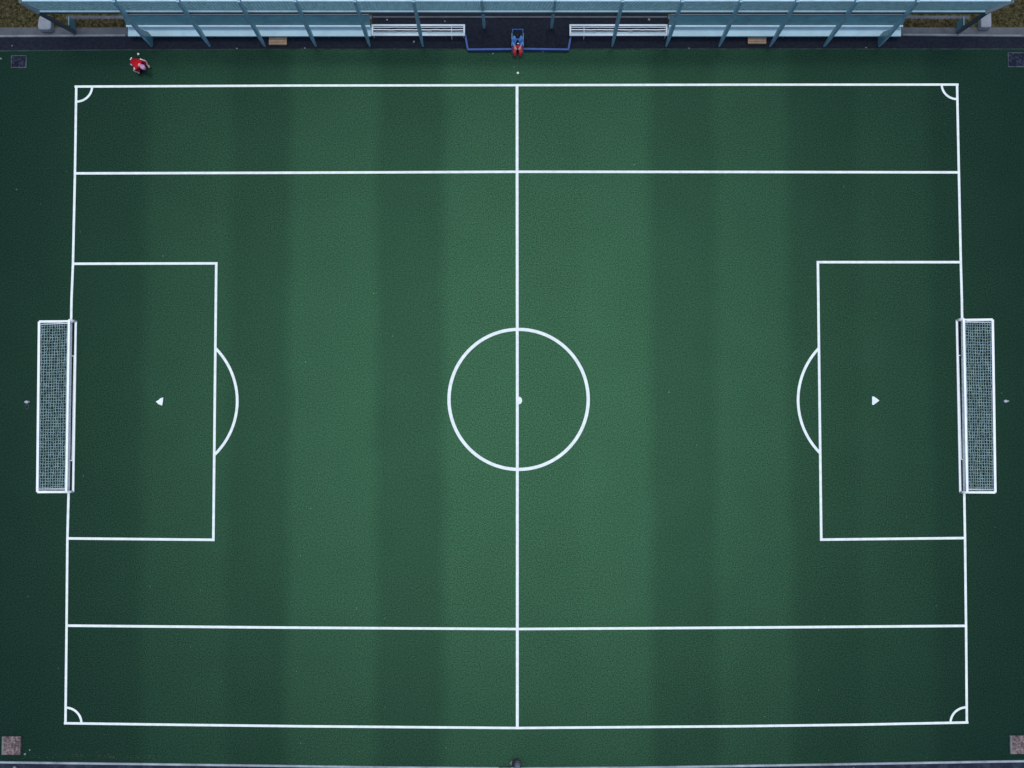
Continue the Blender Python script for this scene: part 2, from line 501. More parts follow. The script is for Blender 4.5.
# ------------------------------------------------------------------ goals
def goal(name, fa, fb, ba, bb, ia, ib, label):
    """fa, fb: feet of the two posts; ba, bb: ends of the back bar (photo points on the ground)"""
    FA, FB, BA, BB = at(*fa), at(*fb), at(*ba), at(*bb)
    base = (FA + FB) / 2
    hgt = 0.50
    t = thing(name, label, 'goal', base, 0, 'five a side goals at the pitch ends')
    L = lambda p, z=0.0: Vector((p.x - base.x, p.y - base.y, z))
    r = 0.047
    bk = (BA - FA).normalized()
    sb = Vector((bk.x, bk.y, 0)) * 0.115
    TA, TB = FA + sb, FB + sb
    # front: posts, crossbar and front ground bar
    for P, T in ((FA, TA), (FB, TB)):
        bm = bmesh.new(); tube(bm, [L(P, 0.02), L(T, hgt)], r, 10); obj('post', bm, M['goal'], t, True)
    bm = bmesh.new(); tube(bm, [L(TA, hgt + .002), L(TB, hgt + .002)], .054, 4, square=True); obj('crossbar', bm, M['goal'], t)
    bm = bmesh.new(); tube(bm, [L(FA, 0.045), L(FB, 0.045)], 0.052, 4, square=True); obj('ground_bar', bm, M['goal'], t)
    bm = bmesh.new()
    tube(bm, [L(at(*ia), 0.04), L(at(*ib), 0.04)], 0.028, 4, square=True)
    for i in (ia, ib):
        q = at(*i)
        s = (FB - FA); u = (q - FA).dot(s) / s.dot(s); fp = FA + s * u
        tube(bm, [L(q, .042), L(fp + (q - fp) * 3.4, .042)], .026, 4, square=True)
    obj('weight_bar', bm, M['goal'], t)
    bm = bmesh.new(); tube(bm, [L(BA, 0.05), L(BB, 0.05)], 0.060, 4, square=True); obj('back_bar', bm, M['goal'], t)
    for P, Q in ((FA, BA), (FB, BB)):
        it = (base - P).normalized() * .11
        bm = bmesh.new(); tube(bm, [L(P, 0.047), L(Q, 0.047)], 0.058, 4, square=True); obj('side_bar', bm, M['goal'], t)
        bm = bmesh.new(); tube(bm, [L(P + sb + it, hgt), L(P + sb + it + (Q - P) * .15, hgt - .03), L(P + it + (Q - P) * .99, 0.08)], 0.015, 8); obj('stay', bm, M['goal'], t, True)
    # net: cords from the crossbar over the back bar, sagging
    bm = bmesh.new()
    nu, nv = 58, 12
    rnd = random.Random(len(label))
    grid = []
    for i in range(nu + 1):
        row = []
        u = i / nu
        ui = .012 + .976 * u
        top, bot = TA.lerp(TB, ui), BA.lerp(BB, ui)
        for j in range(nv + 1):
            v = j / nv
            p = top.lerp(bot, v)
            z = hgt * (1 - v) ** 0.9 + .06 * v - .03 * (1 - v) - 0.10 * math.sin(PI * v) * (.8 + .3 * math.sin(u * 9))
            jx = 0.018 if 0 < j < nv else 0
            row.append(L(p + Vector((rnd.uniform(-jx, jx), rnd.uniform(-jx, jx), 0)), max(z, .05) + rnd.uniform(-jx, jx)))
        grid.append(row)

    def cord(a, b, rr):
        tube(bm, [a, b], rr, 4)
    for i in range(nu + 1):
        for j in range(nv):
            cord(grid[i][j], grid[i][j + 1], 0.0125)
    for j in range(1, nv):
        for i in range(nu):
            cord(grid[i][j], grid[i + 1][j], 0.0135)
    # side panels
    for row in (grid[0], grid[-1]):
        for j in range(1, nv):
            cord(row[j], Vector((row[j].x, row[j].y, 0.06)), 0.010)
        for z in (.15, .28, .42):
            pts = [p for p in row if p.z > z]
            if len(pts) > 1:
                cord(Vector((pts[0].x, pts[0].y, z)), Vector((pts[-1].x, pts[-1].y, z)), 0.010)
    # doubled edge cord behind the crossbar
    for i in range(nu):
        a_, b_ = grid[i][0].lerp(grid[i][1], .75), grid[i + 1][0].lerp(grid[i + 1][1], .75)
        cord(a_, b_, 0.016)
    obj('net', bm, M['net'], t)
    return t


goal('football_goal', (76.3, 321.5), (73.6, 491.8), (39.8, 321.8), (38.0, 492), (74.6, 356), (72.6, 460.5),
     'white tube goal with grey net at the end nearest the crouching person')
goal('football_goal', (956.3, 320.3), (959.8, 492.2), (992.0, 319.8), (994.6, 492.4), (957.9, 355.5), (960.8, 459.5),
     'white tube goal with grey net at the end away from the crouching person')

# ------------------------------------------------------------------ canopy building
PY = gy(46.2)                       # line of the posts
feet = [152, 210, 265, 316, 370, 423, 612, 666, 719, 770, 824, 879]
ZB, ZT = 3.92, 5.50
XL, XR = -15.85, 15.80
can = thing('spectator_canopy', 'long teal steel canopy on blade posts along the top of the pitch', 'canopy', (0, PY, 0))


def blade(x, y0, z0, y1, z1, m, w0=.045, w1=.115, w2=.095, dep=.13):
    """tapered steel blade from a pointed foot to the fascia"""
    bm = bmesh.new()
    secs = []
    for f, w, d in ((0, w0, .06), (.10, w0 * 1.6, .10), (.30, w1, dep), (.55, w1 * .95, dep), (1.0, w2, dep)):
        z = z0 + (z1 - z0) * f
        y = y0 + (y1 - y0) * f
        secs.append([(x - w / 2, y - d / 2, z), (x + w / 2, y - d / 2, z), (x + w / 2, y + d / 2, z), (x - w / 2, y + d / 2, z)])
    loft(bm, secs)
    return obj('post', bm, m, can)


for f in feet:
    blade(at(f, 46.6).x, 0, 0.0, 0, ZT + .12, M['steel'])
for f in (484.5, 551.2):
    blade(at(f, 28).x, gy(28.2) - PY, 0.0, .02, ZT + .1, M['steel'], .06, .10, .085, .10)
for f, sg in ((152, 1), (879, -1)):
    bm = bmesh.new()
    x0 = at(f, 46.6).x + sg * .05
    secs = []
    for xx in (x0 - .012, x0 + .012):
        secs.append([(xx, -.03, .10), (xx, .30, .10), (xx, .26, 1.0), (xx, .07, 1.9), (xx, -.06, 1.9)])
    loft(bm, secs)
    obj('end_panel', bm, M['screen'], can)
# corrugated sloping canopy sheet along the posts
ZC = 4.16
yA, yB = .085, gy(1.8, ZC) - PY
XLB, XRB, XLT, XRT = at(40, 12, ZB).x, at(985, 11, ZB).x, at(22, 1, ZC).x, at(1011, 0, ZC).x
bm = bmesh.new()
per, dep = 0.115, 0.026
n = int((XRB - XLB) / per)
prev = None
for i in range(n * 4 + 1):
    u = i / (n * 4)
    k = i % 4
    dz = dep if k in (1, 2) else 0.0
    cur = (bm.verts.new((XLB + (XRB - XLB) * u, yA + .07, ZB + .05 + dz)), bm.verts.new((XLT + (XRT - XLT) * u, yB, ZC + dz)))
    if prev:
        bm.faces.new((prev[0], cur[0], cur[1], prev[1]))
    prev = cur
bmesh.ops.solidify(bm, geom=bm.faces[:], thickness=0.012)
obj('canopy_sheet', bm, M['cladding'], can)


# end struts: from the ground to the sheet's front corner and on along its end
for px, sg, xb, xt in ((75.5, -1, XLB, XLT), (957, 1, XRB, XRT)):
    x0, y0 = at(px, 33.2).x, gy(33.2) - PY
    bm = bmesh.new()
    secs = []
    for x, y, z, w in ((x0, y0, 0, .05), (x0 * .93 + xb * .07, y0 * .93 + yA * .07, ZB * .1, .08), (xb + sg * .05, yA, ZB + .02, .085), (xt + sg * .05, yB, ZC + .06, .085)):
        secs.append([(x - w / 2, y - .06, z), (x + w / 2, y - .06, z), (x + w / 2, y + .06, z), (x - w / 2, y + .06, z)])
    loft(bm, secs)
    obj('end_strut', bm, M['steel_dark'], can)
    bm = bmesh.new()
    secs = []
    for xx in (x0 - .015, x0 + .015):
        secs.append([(xx, y0 + .07, .02), (xx, y0 + .40, .02), (xx, y0 + .34, .9), (xx, y0 + .04, .9)])
    loft(bm, secs)
    obj('end_panel', bm, M['screen'], can)


def rail(name, x0, x1, y0, y1, z0, z1, m, bev=.012):
    bm = bmesh.new(); box(bm, (x0, y0, z0), (x1, y1, z1), bev)
    return obj(name, bm, m, can)


rail('edge_rail', XLB, XRB, yA, yA + .066, ZB - .02, ZB + .06, M['rail_teal'])
rail('edge_rail', XLT, XRT, yB + .002, yB + .09, ZC - .05, ZC + .05, M['rail'])
rail('shade_beam', XLB + .02, XRB - .02, yA + .006, yA + .10, ZB - .20, ZB - .022, M['steel_dark'])  # dark strip put in for the shadow line under the canopy sheet
# open rafters running back to a rear beam on columns
rail('rear_beam', XLT, XRT, 3.0, 3.12, ZC + .10, ZC + .25, M['steel_dark'])
for k in range(15):
    x = XLT + .06 + (XRT - XLT - .12) * k / 14
    rail('rafter', x - .03, x + .03, yB + .092, 2.998, ZC + .09, ZC + .19, M['steel'], .006)
for k in range(8):
    x = XLT + .3 + (XRT - XLT - .6) * k / 7
    rail('rear_column', x - .06, x + .06, 3.0, 3.12, -.03, ZC + .098, M['steel_dark'])


# ------------------------------------------------------------------ shelters with pale seat decks
def shelter(x0p, x1p, endleft, label):
    SZ = .46
    xa, xb = at(x0p, 32, SZ).x, at(x1p, 32, SZ).x
    ya, yb = gy(36.1, SZ), gy(27.2, SZ)
    t = thing('team_shelter', label, 'shelter', ((xa + xb) / 2, (ya + yb) / 2, 0), 0, 'teal backed shelters under the canopy')
    ox, oy = t.location.x, t.location.y
    a, b = xa - ox, xb - ox
    y0, y1 = ya - oy, yb - oy
    bm = bmesh.new()
    box(bm, (a, y0, SZ - .05), (b, y1, SZ), .008)
    obj('seat_deck', bm, M['deck'], t)
    bm = bmesh.new()
    box(bm, (a, y0 + .003, SZ - .13), (b, y0 + .03, SZ - .052), .004)
    obj('front_edge', bm, M['steel'], t)
    # back screen and its rails
    ys = gy(24.6, .80) - oy
    bm = bmesh.new()
    prev = None
    nn = int((b - a) / .24)
    yt = gy(15.2, 1.30) - oy
    loft(bm, [[(x, ys, .72), (x, ys + .03, .72), (x, yt + .03, 1.30), (x, yt, 1.30)] for x in (a, b)])
    obj('back_screen', bm, M['screen'], t)
    bm = bmesh.new(); box(bm, (a, ys - .075, .70), (b, ys - .004, .78), .012); obj('seat_rail', bm, M['rail'], t)
    bm = bmesh.new(); box(bm, (a, yt - .01, 1.302), (b, yt + .05, 1.35), .01); obj('screen_cap', bm, M['steel_dark'], t)
    nl = 7
    for k in range(nl):
        x = a + .15 + (b - a - .3) * k / (nl - 1)
        bm = bmesh.new(); box(bm, (x - .03, y0 + .06, -.02), (x + .03, y0 + .12, SZ - .055)); obj('leg', bm, M['steel_dark'], t)
        bm = bmesh.new(); box(bm, (x - .03, yt - .05, -.02), (x + .03, yt - .005, 1.20)); obj('screen_post', bm, M['steel_dark'], t)
    return t


shelter(128, 371, True, 'shelter with pale seat deck and teal back on the crouching person side')
shelter(668, 901, False, 'shelter with pale seat deck and teal back on the side away from the crouching person')


# ------------------------------------------------------------------ open white benches
def bench(x0p, x1p, legs, label):
    Z = .46
    xa, xb = at(x0p, 30, Z).x, at(x1p, 30, Z).x
    ya, yb = gy(35.0, Z), gy(25.3, Z)
    t = thing('open_bench', label, 'bench', ((xa + xb) / 2, (ya + yb) / 2, 0), 0, 'white open framed benches beside the tarmac bay')
    ox, oy = t.location.x, t.location.y
    a, b, y0, y1 = xa - ox, xb - ox, ya - oy, yb - oy
    bm = bmesh.new()
    tube(bm, [(a, y0, Z), (b, y0, Z)], .036, 8)
    tube(bm, [(a, y1, Z), (b, y1, Z)], .04, 8)
    tube(bm, [(a + .03, y0, Z + .002), (a + .03, y1, Z + .002)], .034, 8)
    tube(bm, [(b - .03, y0, Z + .002), (b - .03, y1, Z + .002)], .034, 8)
    obj('frame', bm, M['white_metal'], t, True)
    rnd = random.Random(3)
    for f, w in ((.16, .018), (.30, .014), (.55, .016), (.80, .012)):
        y = y0 + (y1 - y0) * f
        bm = bmesh.new()
        n = 24
        secs = []
        for k in range(n + 1):
            x = a + .05 + (b - a - .1) * k / n
            dy = rnd.uniform(-.005, .005)
            secs.append([(x, y + dy - w, Z - .03), (x, y + dy + w, Z - .03), (x, y + dy + w, Z - .012), (x, y + dy - w, Z - .012)])
        loft(bm, secs)
        obj('slat', bm, M['white_metal'] if f in (.55,) else M['rail'], t)
    for lx in legs:
        x = at(lx, 38).x - ox
        bm = bmesh.new()
        tube(bm, [(x, y1, Z - .02), (x, y0, Z - .04), (x, gy(39.4) - oy, -.01)], .017, 6)
        obj('leg', bm, M['rail'], t, True)
    for x in (a + .06, b - .06):
        bm = bmesh.new(); tube(bm, [(x, y0 + .03, -.02), (x, y0 + .03, Z - .03)], .02, 6); obj('leg', bm, M['rail'], t, True)
        bm = bmesh.new(); tube(bm, [(x, y1 - .03, -.02), (x, y1 - .03, Z - .03)], .02, 6); obj('leg', bm, M['rail'], t, True)
    return t


bench(371.5, 465, (452,), 'open white framed bench on the side of the crouching person')
bench(569.5, 667.5, (583.5,), 'open white framed bench on the side away from the crouching person')


# ------------------------------------------------------------------ low blue barriers
def barrier(pts, label):
    q = [at(*p) for p in pts]
    base = q[1].copy()
    t = thing('low_barrier', label, 'barrier', base, 0, 'low blue barriers around the tarmac bay')
    h, w = .20, .05
    for a, b in zip(q, q[1:]):
        a, b = a - base, b - base
        d = (b - a).normalized(); s = Vector((-d.y, d.x, 0)) * w / 2
        a2 = a - d * (w / 2 if a.length < .01 else 0); b2 = b + d * (0 if b.length > .01 else w / 2 - .053)
        for nm, za, zb, m, g in (('board', -.012, h, M['blue'], 1.0), ('cap', h + .001, h + .025, M['blue_lit'], 1.35)):  # lighter cap paints the lit top face of each board
            bm = bmesh.new()
            secs = []
            for p in (a2, b2):
                secs.append([(p + s * g) + Vector((0, 0, za)), (p - s * g) + Vector((0, 0, za)), (p - s * g) + Vector((0, 0, zb)), (p + s * g) + Vector((0, 0, zb))])
            loft(bm, secs)
            obj(nm, bm, m, t)
    return t


barrier([(465.3, 36.5), (468.0, 51), (512.2, 50.6)], 'low blue L-shaped barrier meeting the bench on the crouching person side')
barrier([(570.8, 36.5), (568.2, 51), (522.8, 50.4)], 'low blue L-shaped barrier meeting the bench away from the crouching person')


# ------------------------------------------------------------------ people
def skin_mesh(name, verts, edges, radii, m, parent, sub=2, root=0, xform=None):
    me = bpy.data.meshes.new(name)
    me.from_pydata([Vector(v) for v in verts], edges, [])
    o = bpy.data.objects.new(name, me)
    COL.objects.link(o)
    sm = o.modifiers.new('skin', 'SKIN')
    sm.use_smooth_shade = True
    for i, r in enumerate(radii):
        r = r if isinstance(r, tuple) else (r, r)
        me.skin_vertices[0].data[i].radius = r
    me.skin_vertices[0].data[root].use_root = True
    ss = o.modifiers.new('sub', 'SUBSURF')
    ss.levels = ss.render_levels = sub
    dg = bpy.context.evaluated_depsgraph_get()
    out = bpy.data.meshes.new_from_object(o.evaluated_get(dg))
    bpy.data.objects.remove(o)
    out.name = name
    out.materials.clear()
    out.materials.append(m)
    for p in out.polygons:
        p.use_smooth = True
    r = bpy.data.objects.new(name, out)
    COL.objects.link(r)
    r.parent = parent
    return r


class Sk:
    def __init__(s):
        s.v, s.e, s.r = [], [], []

    def add(s, p, r, frm=None):
        s.v.append(Vector(p)); s.r.append(r)
        i = len(s.v) - 1
        if frm is not None:
            s.e.append((frm, i))
        return i

    def chain(s, pts, frm=None):
        for p, r in pts:
            frm = s.add(p, r, frm)
        return frm


def hand(s, wrist_i, wrist, direction, side):
    d = Vector(direction).normalized()
    up = Vector((0, 0, 1))
    lat = d.cross(up)
    if lat.length < .1:
        lat = Vector((1, 0, 0))
    lat.normalize()
    nrm = lat.cross(d).normalized()
    palm = s.add(Vector(wrist) + d * .055, (.036, .020), wrist_i)
    for k, ln in zip((-1.5, -.5, .5, 1.5), (.062, .075, .078, .068)):
        b = Vector(wrist) + d * .085 + lat * k * .019
        i = s.add(b, .0095, palm)
        i = s.add(b + d * ln * .55 - nrm * .008, .0088, i)
        s.add(b + d * ln * .92 - nrm * .028, .0075, i)
    th = Vector(wrist) + d * .035 + lat * side * .032
    i = s.add(th, .012, palm)
    i = s.add(th + d * .035 + lat * side * .016, .0105, i)
    s.add(th + d * .058 + lat * side * .012 - nrm * .012, .009, i)


def head_mesh_pts(s, neck_i, neck, up, fwd):
    """neck -> skull with jaw and nose, in the body mesh"""
    u, f = Vector(up).normalized(), Vector(fwd).normalized()
    n = Vector(neck)
    a = s.add(n + u * .06 + f * .005, .055, neck_i)
    b = s.add(n + u * .125 + f * .025, (.072, .082), a)
    c = s.add(n + u * .195 + f * .02, (.078, .092), b)
    s.add(n + u * .25 + f * .012, (.055, .065), c)
    s.add(n + u * .128 + f * .112, .016, b)
    lat = u.cross(f)
    for sd in (-1, 1):
        s.add(n + u * .135 + lat * sd * .083, .017, b)


def face_part(parent, neck, up, fwd):
    u, f = Vector(up).normalized(), Vector(fwd).normalized()
    lat = u.cross(f)
    for sd in (-1, 1):
        bm = bmesh.new()
        bmesh.ops.create_icosphere(bm, subdivisions=2, radius=.012)
        p = Vector(neck) + u * .15 + f * .098 + lat * sd * .032
        bmesh.ops.translate(bm, verts=bm.verts, vec=p)
        obj('eye', bm, M['hair'], parent, True)
    bm = bmesh.new()
    bmesh.ops.create_icosphere(bm, subdivisions=2, radius=.02)
    for v in bm.verts:
        v.co = Vector(neck) + u * (.082 + v.co.z * .3) + f * (.094 + v.co.y * .4) + lat * v.co.x
    obj('mouth', bm, mat('lips', (.35, .12, .11), .5), parent, True)


def cap_shell(parent, name, neck, up, fwd, m, lo=-.02, grow=1.12, brim=False):
    u, f = Vector(up).normalized(), Vector(fwd).normalized()
    lat = u.cross(f)
    bm = bmesh.new()
    bmesh.ops.create_uvsphere(bm, u_segments=20, v_segments=12, radius=1)
    kill = [v for v in bm.verts if v.co.z < lo - .55 * max(0, -v.co.y) + .25 * max(0, v.co.y)]
    bmesh.ops.delete(bm, geom=kill, context='VERTS')
    for v in bm.verts:
        x, y, z = v.co
        v.co = Vector(neck) + u * .165 + f * .018 + lat * x * .088 * grow + f * y * .10 * grow + u * z * .108 * grow
    if brim:
        secs = []
        for k in range(7):
            an = -1.0 + 2.0 * k / 6
            p = Vector(neck) + u * .185 + f * (.018 + .105 * math.cos(an)) + lat * .09 * math.sin(an)
            q = Vector(neck) + u * .165 + f * (.018 + .19 * math.cos(an)) + lat * .10 * math.sin(an)
            secs.append([p, q, q + u * .006, p + u * .01])
        loft(bm, secs)
    return obj(name, bm, m, parent, True)


# --- seated person on the blue chair (local frame: -Y faces the pitch)
SC = 1.0
hip = at(517.6, 46.6)
pr = thing('person', 'seated person with black hair, blue jacket and red trousers on the blue chair', 'person', (hip.x, hip.y, 0))
pr.scale = (.84, .84, .84)
sk = Sk()
SEAT = .47
pel = sk.add((0, 0, SEAT + .09), (.15, .11))
b1 = sk.add((0, .05, SEAT + .25), (.14, .10), pel)
b2 = sk.add((0, .11, SEAT + .41), (.155, .105), b1)
b3 = sk.add((0, .15, SEAT + .53), (.10, .075), b2)
nk = sk.add((0, .17, SEAT + .59), .052, b3)
NECK = (0, .165, SEAT + .60)
head_mesh_pts(sk, nk, NECK, (0, -.15, 1), (0, -1, -.25))
arms = {}
for sd in (-1, 1):
    sh = sk.add((sd * .165, .12, SEAT + .50), .058, b2)
    el = (sd * .215, .02, SEAT + .25)
    wr = (sd * .12, -.19, SEAT + .215)
    e_ = sk.add(el, .042, sh)
    w_ = sk.add(wr, .028, e_)
    hand(sk, w_, wr, (-sd * .5, -.8, -.1), -sd)
    arms[sd] = (Vector((sd * .165, .12, SEAT + .50)), Vector(el), Vector(wr))
    kn = (sd * .13, -.36, SEAT + .06)
    an = (sd * .10, -.42, .08)
    h_ = sk.add((sd * .09, -.03, SEAT + .08), .088, pel)
    t_ = sk.add((sd * .115, -.20, SEAT + .075), .075, h_)
    k_ = sk.add(kn, .056, t_)
    c_ = sk.add((sd * .115, -.40, .28), .048, k_)
    a_ = sk.add(an, .036, c_)
    sk.add((sd * .11, -.50, .045), .032, a_)
skin_mesh('body', sk.v, sk.e, sk.r, M['skin'], pr)
face_part(pr, NECK, (0, -.15, 1), (0, -1, -.25))
cap_shell(pr, 'hair', NECK, (0, -.05, 1), (0, -1, -.2), M['hair'], lo=-.25, grow=1.22)
# jacket
s2 = Sk()
p0 = s2.add((0, 0, SEAT + .10), (.175, .135))
p1 = s2.add((0, .05, SEAT + .26), (.165, .125), p0)
p2 = s2.add((0, .11, SEAT + .42), (.170, .125), p1)
s2.add((0, .155, SEAT + .55), (.09, .075), p2)
for sd in (-1, 1):
    S_, E_, W_ = arms[sd]
    i = s2.add(S_, .074, p2); i = s2.add(S_.lerp(E_, .6), .066, i); i = s2.add(E_, .062, i); s2.add(E_.lerp(W_, .92), .044, i)
skin_mesh('jacket', s2.v, s2.e, s2.r, M['blue_cloth'], pr)
# navy bib on the jacket front with a white badge
bm = bmesh.new()
secs = []
for z, y, w in ((SEAT + .12, -.145, .085), (SEAT + .28, -.085, .085), (SEAT + .43, -.025, .07), (SEAT + .52, .045, .05)):
    secs.append([(-w, y + .03, z), (-w * .5, y - .012, z), (w * .5, y - .012, z), (w, y + .03, z), (w * .6, y + .07, z), (-w * .6, y + .07, z)])
loft(bm, secs)
bib = obj('bib', bm, M['navy_cloth'], pr, True)
bm = bmesh.new()
bmesh.ops.create_uvsphere(bm, u_segments=12, v_segments=8, radius=.052)
for v in bm.verts:
    v.co.y *= .5
    v.co += Vector((.02, -.085, SEAT + .33))
obj('badge', bm, M['white_cloth'], bib, True)
# trousers and shoes
s3 = Sk()
p0 = s3.add((0, -.005, SEAT + .08), (.165, .115))
for sd in (-1, 1):
    i = s3.add((sd * .095, -.06, SEAT + .085), .105, p0)
    i = s3.add((sd * .12, -.21, SEAT + .08), .098, i)
    i = s3.add((sd * .132, -.36, SEAT + .055), .084, i)
    i = s3.add((sd * .117, -.405, .27), .070, i)
    s3.add((sd * .102, -.425, .11), .058, i)
skin_mesh('trousers', s3.v, s3.e, s3.r, M['red_cloth'], pr)
for sd in (-1, 1):
    s4 = Sk()
    i = s4.add((sd * .10, -.405, .075), (.044, .048))
    i = s4.add((sd * .104, -.48, .052), (.045, .042), i)
    s4.add((sd * .108, -.555, .040), (.040, .032), i)
    skin_mesh('shoe', s4.v, s4.e, s4.r, M['shoe'], pr)

# --- chair
ch = thing('folding_chair', 'blue backed folding chair on the tarmac under the seated person', 'chair', (hip.x, hip.y, 0))
ch.scale = (.84, .84, .84)
bm = bmesh.new(); box(bm, (-.23, -.24, SEAT - .045), (.23, .36, SEAT - .012), .01); obj('seat', bm, M['blue'], ch)
bm = bmesh.new(); box(bm, (-.245, .465, SEAT + .22), (.245, .505, SEAT + .50), .012); obj('backrest', bm, M['blue_lit'], ch)
for sd in (-1, 1):
    bm = bmesh.new()
    tube(bm, [(sd * .235, -.30, -.01), (sd * .235, .22, SEAT - .05), (sd * .215, .450, SEAT + .22), (sd * .215, .452, SEAT + .48)], .014, 8)
    obj('side_frame', bm, M['steel'], ch, True)
    bm = bmesh.new()
    tube(bm, [(sd * .215, .42, -.01), (sd * .215, -.2, SEAT - .055)], .013, 8)
    obj('leg', bm, M['steel'], ch, True)
    bm = bmesh.new()
    tube(bm, [(sd * .245, -.16, SEAT + .19), (sd * .245, .40, SEAT + .24)], .016, 8)
    obj('armrest', bm, M['steel'], ch, True)

# --- crouching person in red (local frame: +X is the way they face)
c0 = at(139.9, 67.2)
pc = thing('person', 'crouching person in a crimson jacket and pink cap on the turf', 'person', (c0.x, c0.y, 0), math.radians(-33))
pc.scale = (.88, .88, .88)
sk = Sk()
pel = sk.add((-.16, 0, .46), (.14, .13))
b1 = sk.add((-.04, 0, .58), (.14, .11), pel)
b2 = sk.add((.10, 0, .70), (.15, .115), b1)
b3 = sk.add((.19, 0, .76), (.095, .08), b2)
NK = (.235, 0, .79)
nk = sk.add(NK, .052, b3)
HU, HF = (.75, -.05, .55), (.55, 0, -.75)
head_mesh_pts(sk, nk, NK, HU, HF)
arms = {}
for sd, el, wr, hd in ((1, (.20, .25, .50), (.32, .22, .30), (.7, -.3, -.6)), (-1, (.04, -.25, .50), (.12, -.24, .28), (.5, .2, -.8))):
    S_ = Vector((.13, sd * .17, .70))
    i = sk.add(S_, .058, b2); i = sk.add(el, .042, i); w_ = sk.add(wr, .028, i)
    hand(sk, w_, wr, hd, -sd)
    arms[sd] = (S_, Vector(el), Vector(wr))
legs = {}
for sd in (-1, 1):
    pts = [Vector((-.14, sd * .09, .43)), Vector((.02, sd * .15, .41)), Vector((.19, sd * .17, .40)), Vector((.06, sd * .15, .24)), Vector((-.10, sd * .13, .09)), Vector((.02, sd * .14, .04))]
    if sd == 1:
        pts[4] = Vector((-.13, .15, .10)); pts[5] = Vector((-.02, .17, .045))
    i = pel
    for p, r in zip(pts, (.088, .078, .058, .05, .036, .030)):
        i = sk.add(p, r, i)
    legs[sd] = pts
skin_mesh('body', sk.v, sk.e, sk.r, M['skin'], pc)
face_part(pc, NK, HU, HF)
cap_shell(pc, 'cap', NK, HU, HF, M['pink_cloth'], lo=-.15, grow=1.15, brim=True)
s2 = Sk()
pz = s2.add((-.275, 0, .43), (.10, .09))
p0 = s2.add((-.19, 0, .47), (.19, .15), pz)
p1 = s2.add((-.05, 0, .59), (.20, .14), p0)
p2 = s2.add((.10, 0, .70), (.185, .13), p1)
s2.add((.205, 0, .765), (.085, .08), p2)
for sd in (-1, 1):
    S_, E_, W_ = arms[sd]
    i = s2.add(S_, .075, p2); i = s2.add(S_.lerp(E_, .6), .064, i); i = s2.add(E_, .056, i)
    s2.add(E_.lerp(W_, .55), .05, i)
skin_mesh('jacket', s2.v, s2.e, s2.r, M['crimson'], pc)
for sd in (-1, 1):                       # white stripe down each sleeve, and cuff
    S_, E_, W_ = arms[sd]
    off = Vector((0, sd * .045, .035))
    bm = bmesh.new()
    tube(bm, [S_ + off * 1.1 + Vector((-.05, 0, .03)), S_.lerp(E_, .5) + off, E_ + off * .9, E_.lerp(W_, .5) + off * .75, E_.lerp(W_, .95) + off * .3], .026, 8)
    obj('sleeve_stripe', bm, M['white_cloth'], pc, True)
bm = bmesh.new()
tube(bm, [(-.20, -.15, .56), (-.08, -.16, .64), (.02, -.165, .70)], .022, 8)
obj('jacket_stripe', bm, M['white_cloth'], pc, True)
s3 = Sk()
p9 = s3.add((-.10, 0, .53), (.13, .11))
p0 = s3.add((-.165, 0, .45), (.15, .12), p9)
for sd in (-1, 1):
    i = p0
    for p, r in zip([Vector((-.10, sd * .10, .43))] + legs[sd][1:5], (.095, .092, .076, .064, .052)):
        i = s3.add(p, r, i)
skin_mesh('trousers', s3.v, s3.e, s3.r, mat('dark_red_trousers', (.25, .008, .016), .8, .1, noise=.3, scale=14), pc)
for sd in (-1, 1):
    s4 = Sk()
    a_, f_ = legs[sd][4], legs[sd][5]
    d = Vector((1, sd * .12, 0)).normalized()
    i = s4.add(a_ + Vector((-.03, 0, -.04)), (.044, .045))
    i = s4.add(a_ + d * .07 + Vector((0, 0, -.05)), (.044, .038), i)
    s4.add(a_ + d * .16 + Vector((0, 0, -.062)), (.040, .03), i)
    skin_mesh('shoe', s4.v, s4.e, s4.r, M['white_cloth'], pc)
# white towel tucked at the back of the waist
bm = bmesh.new()
secs = []
for x, z, w in ((-.30, .555, .05), (-.345, .53, .06), (-.375, .46, .06), (-.38, .38, .055)):
    secs.append([(x, .05 - w, z), (x, .05 + w, z), (x + .012, .05 + w, z + .02), (x + .012, .05 - w, z + .02)])
loft(bm, secs)
obj('towel', bm, M['white_cloth'], pc)


# ------------------------------------------------------------------ footballs
def ball(px, py, r, label):
    p = at(px, py)
    bm = bmesh.new()
    bmesh.ops.create_icosphere(bm, subdivisions=3, radius=r)
    t = obj('football', bm, M['ball'], None, True)
    t.location = (p.x, p.y, r)
    tag(t, label, 'ball', 'small white balls on the turf')
    ico = bmesh.new()
    bmesh.ops.create_icosphere(ico, subdivisions=1, radius=1)
    for k, v in enumerate(list(ico.verts)):
        bm = bmesh.new()
        bmesh.ops.create_circle(bm, cap_ends=True, segments=5, radius=r * .26)
        for w in bm.verts:
            w.co.z = r * 1.0
        n = v.co.normalized()
        q = Vector((0, 0, 1)).rotation_difference(n).to_matrix()
        for w in bm.verts:
            w.co = q @ (w.co.normalized() * r * 1.012)
        if k % 4 == 1:
            obj('panel', bm, M['ball_panel'], t)
        else:
            bm.free()
    ico.free()
    return t


ball(138.6, 54.4, .044, 'small white ball on the turf beside the crouching person')
ball(517.8, 73.3, .046, 'small white ball on the turf in front of the seated person')


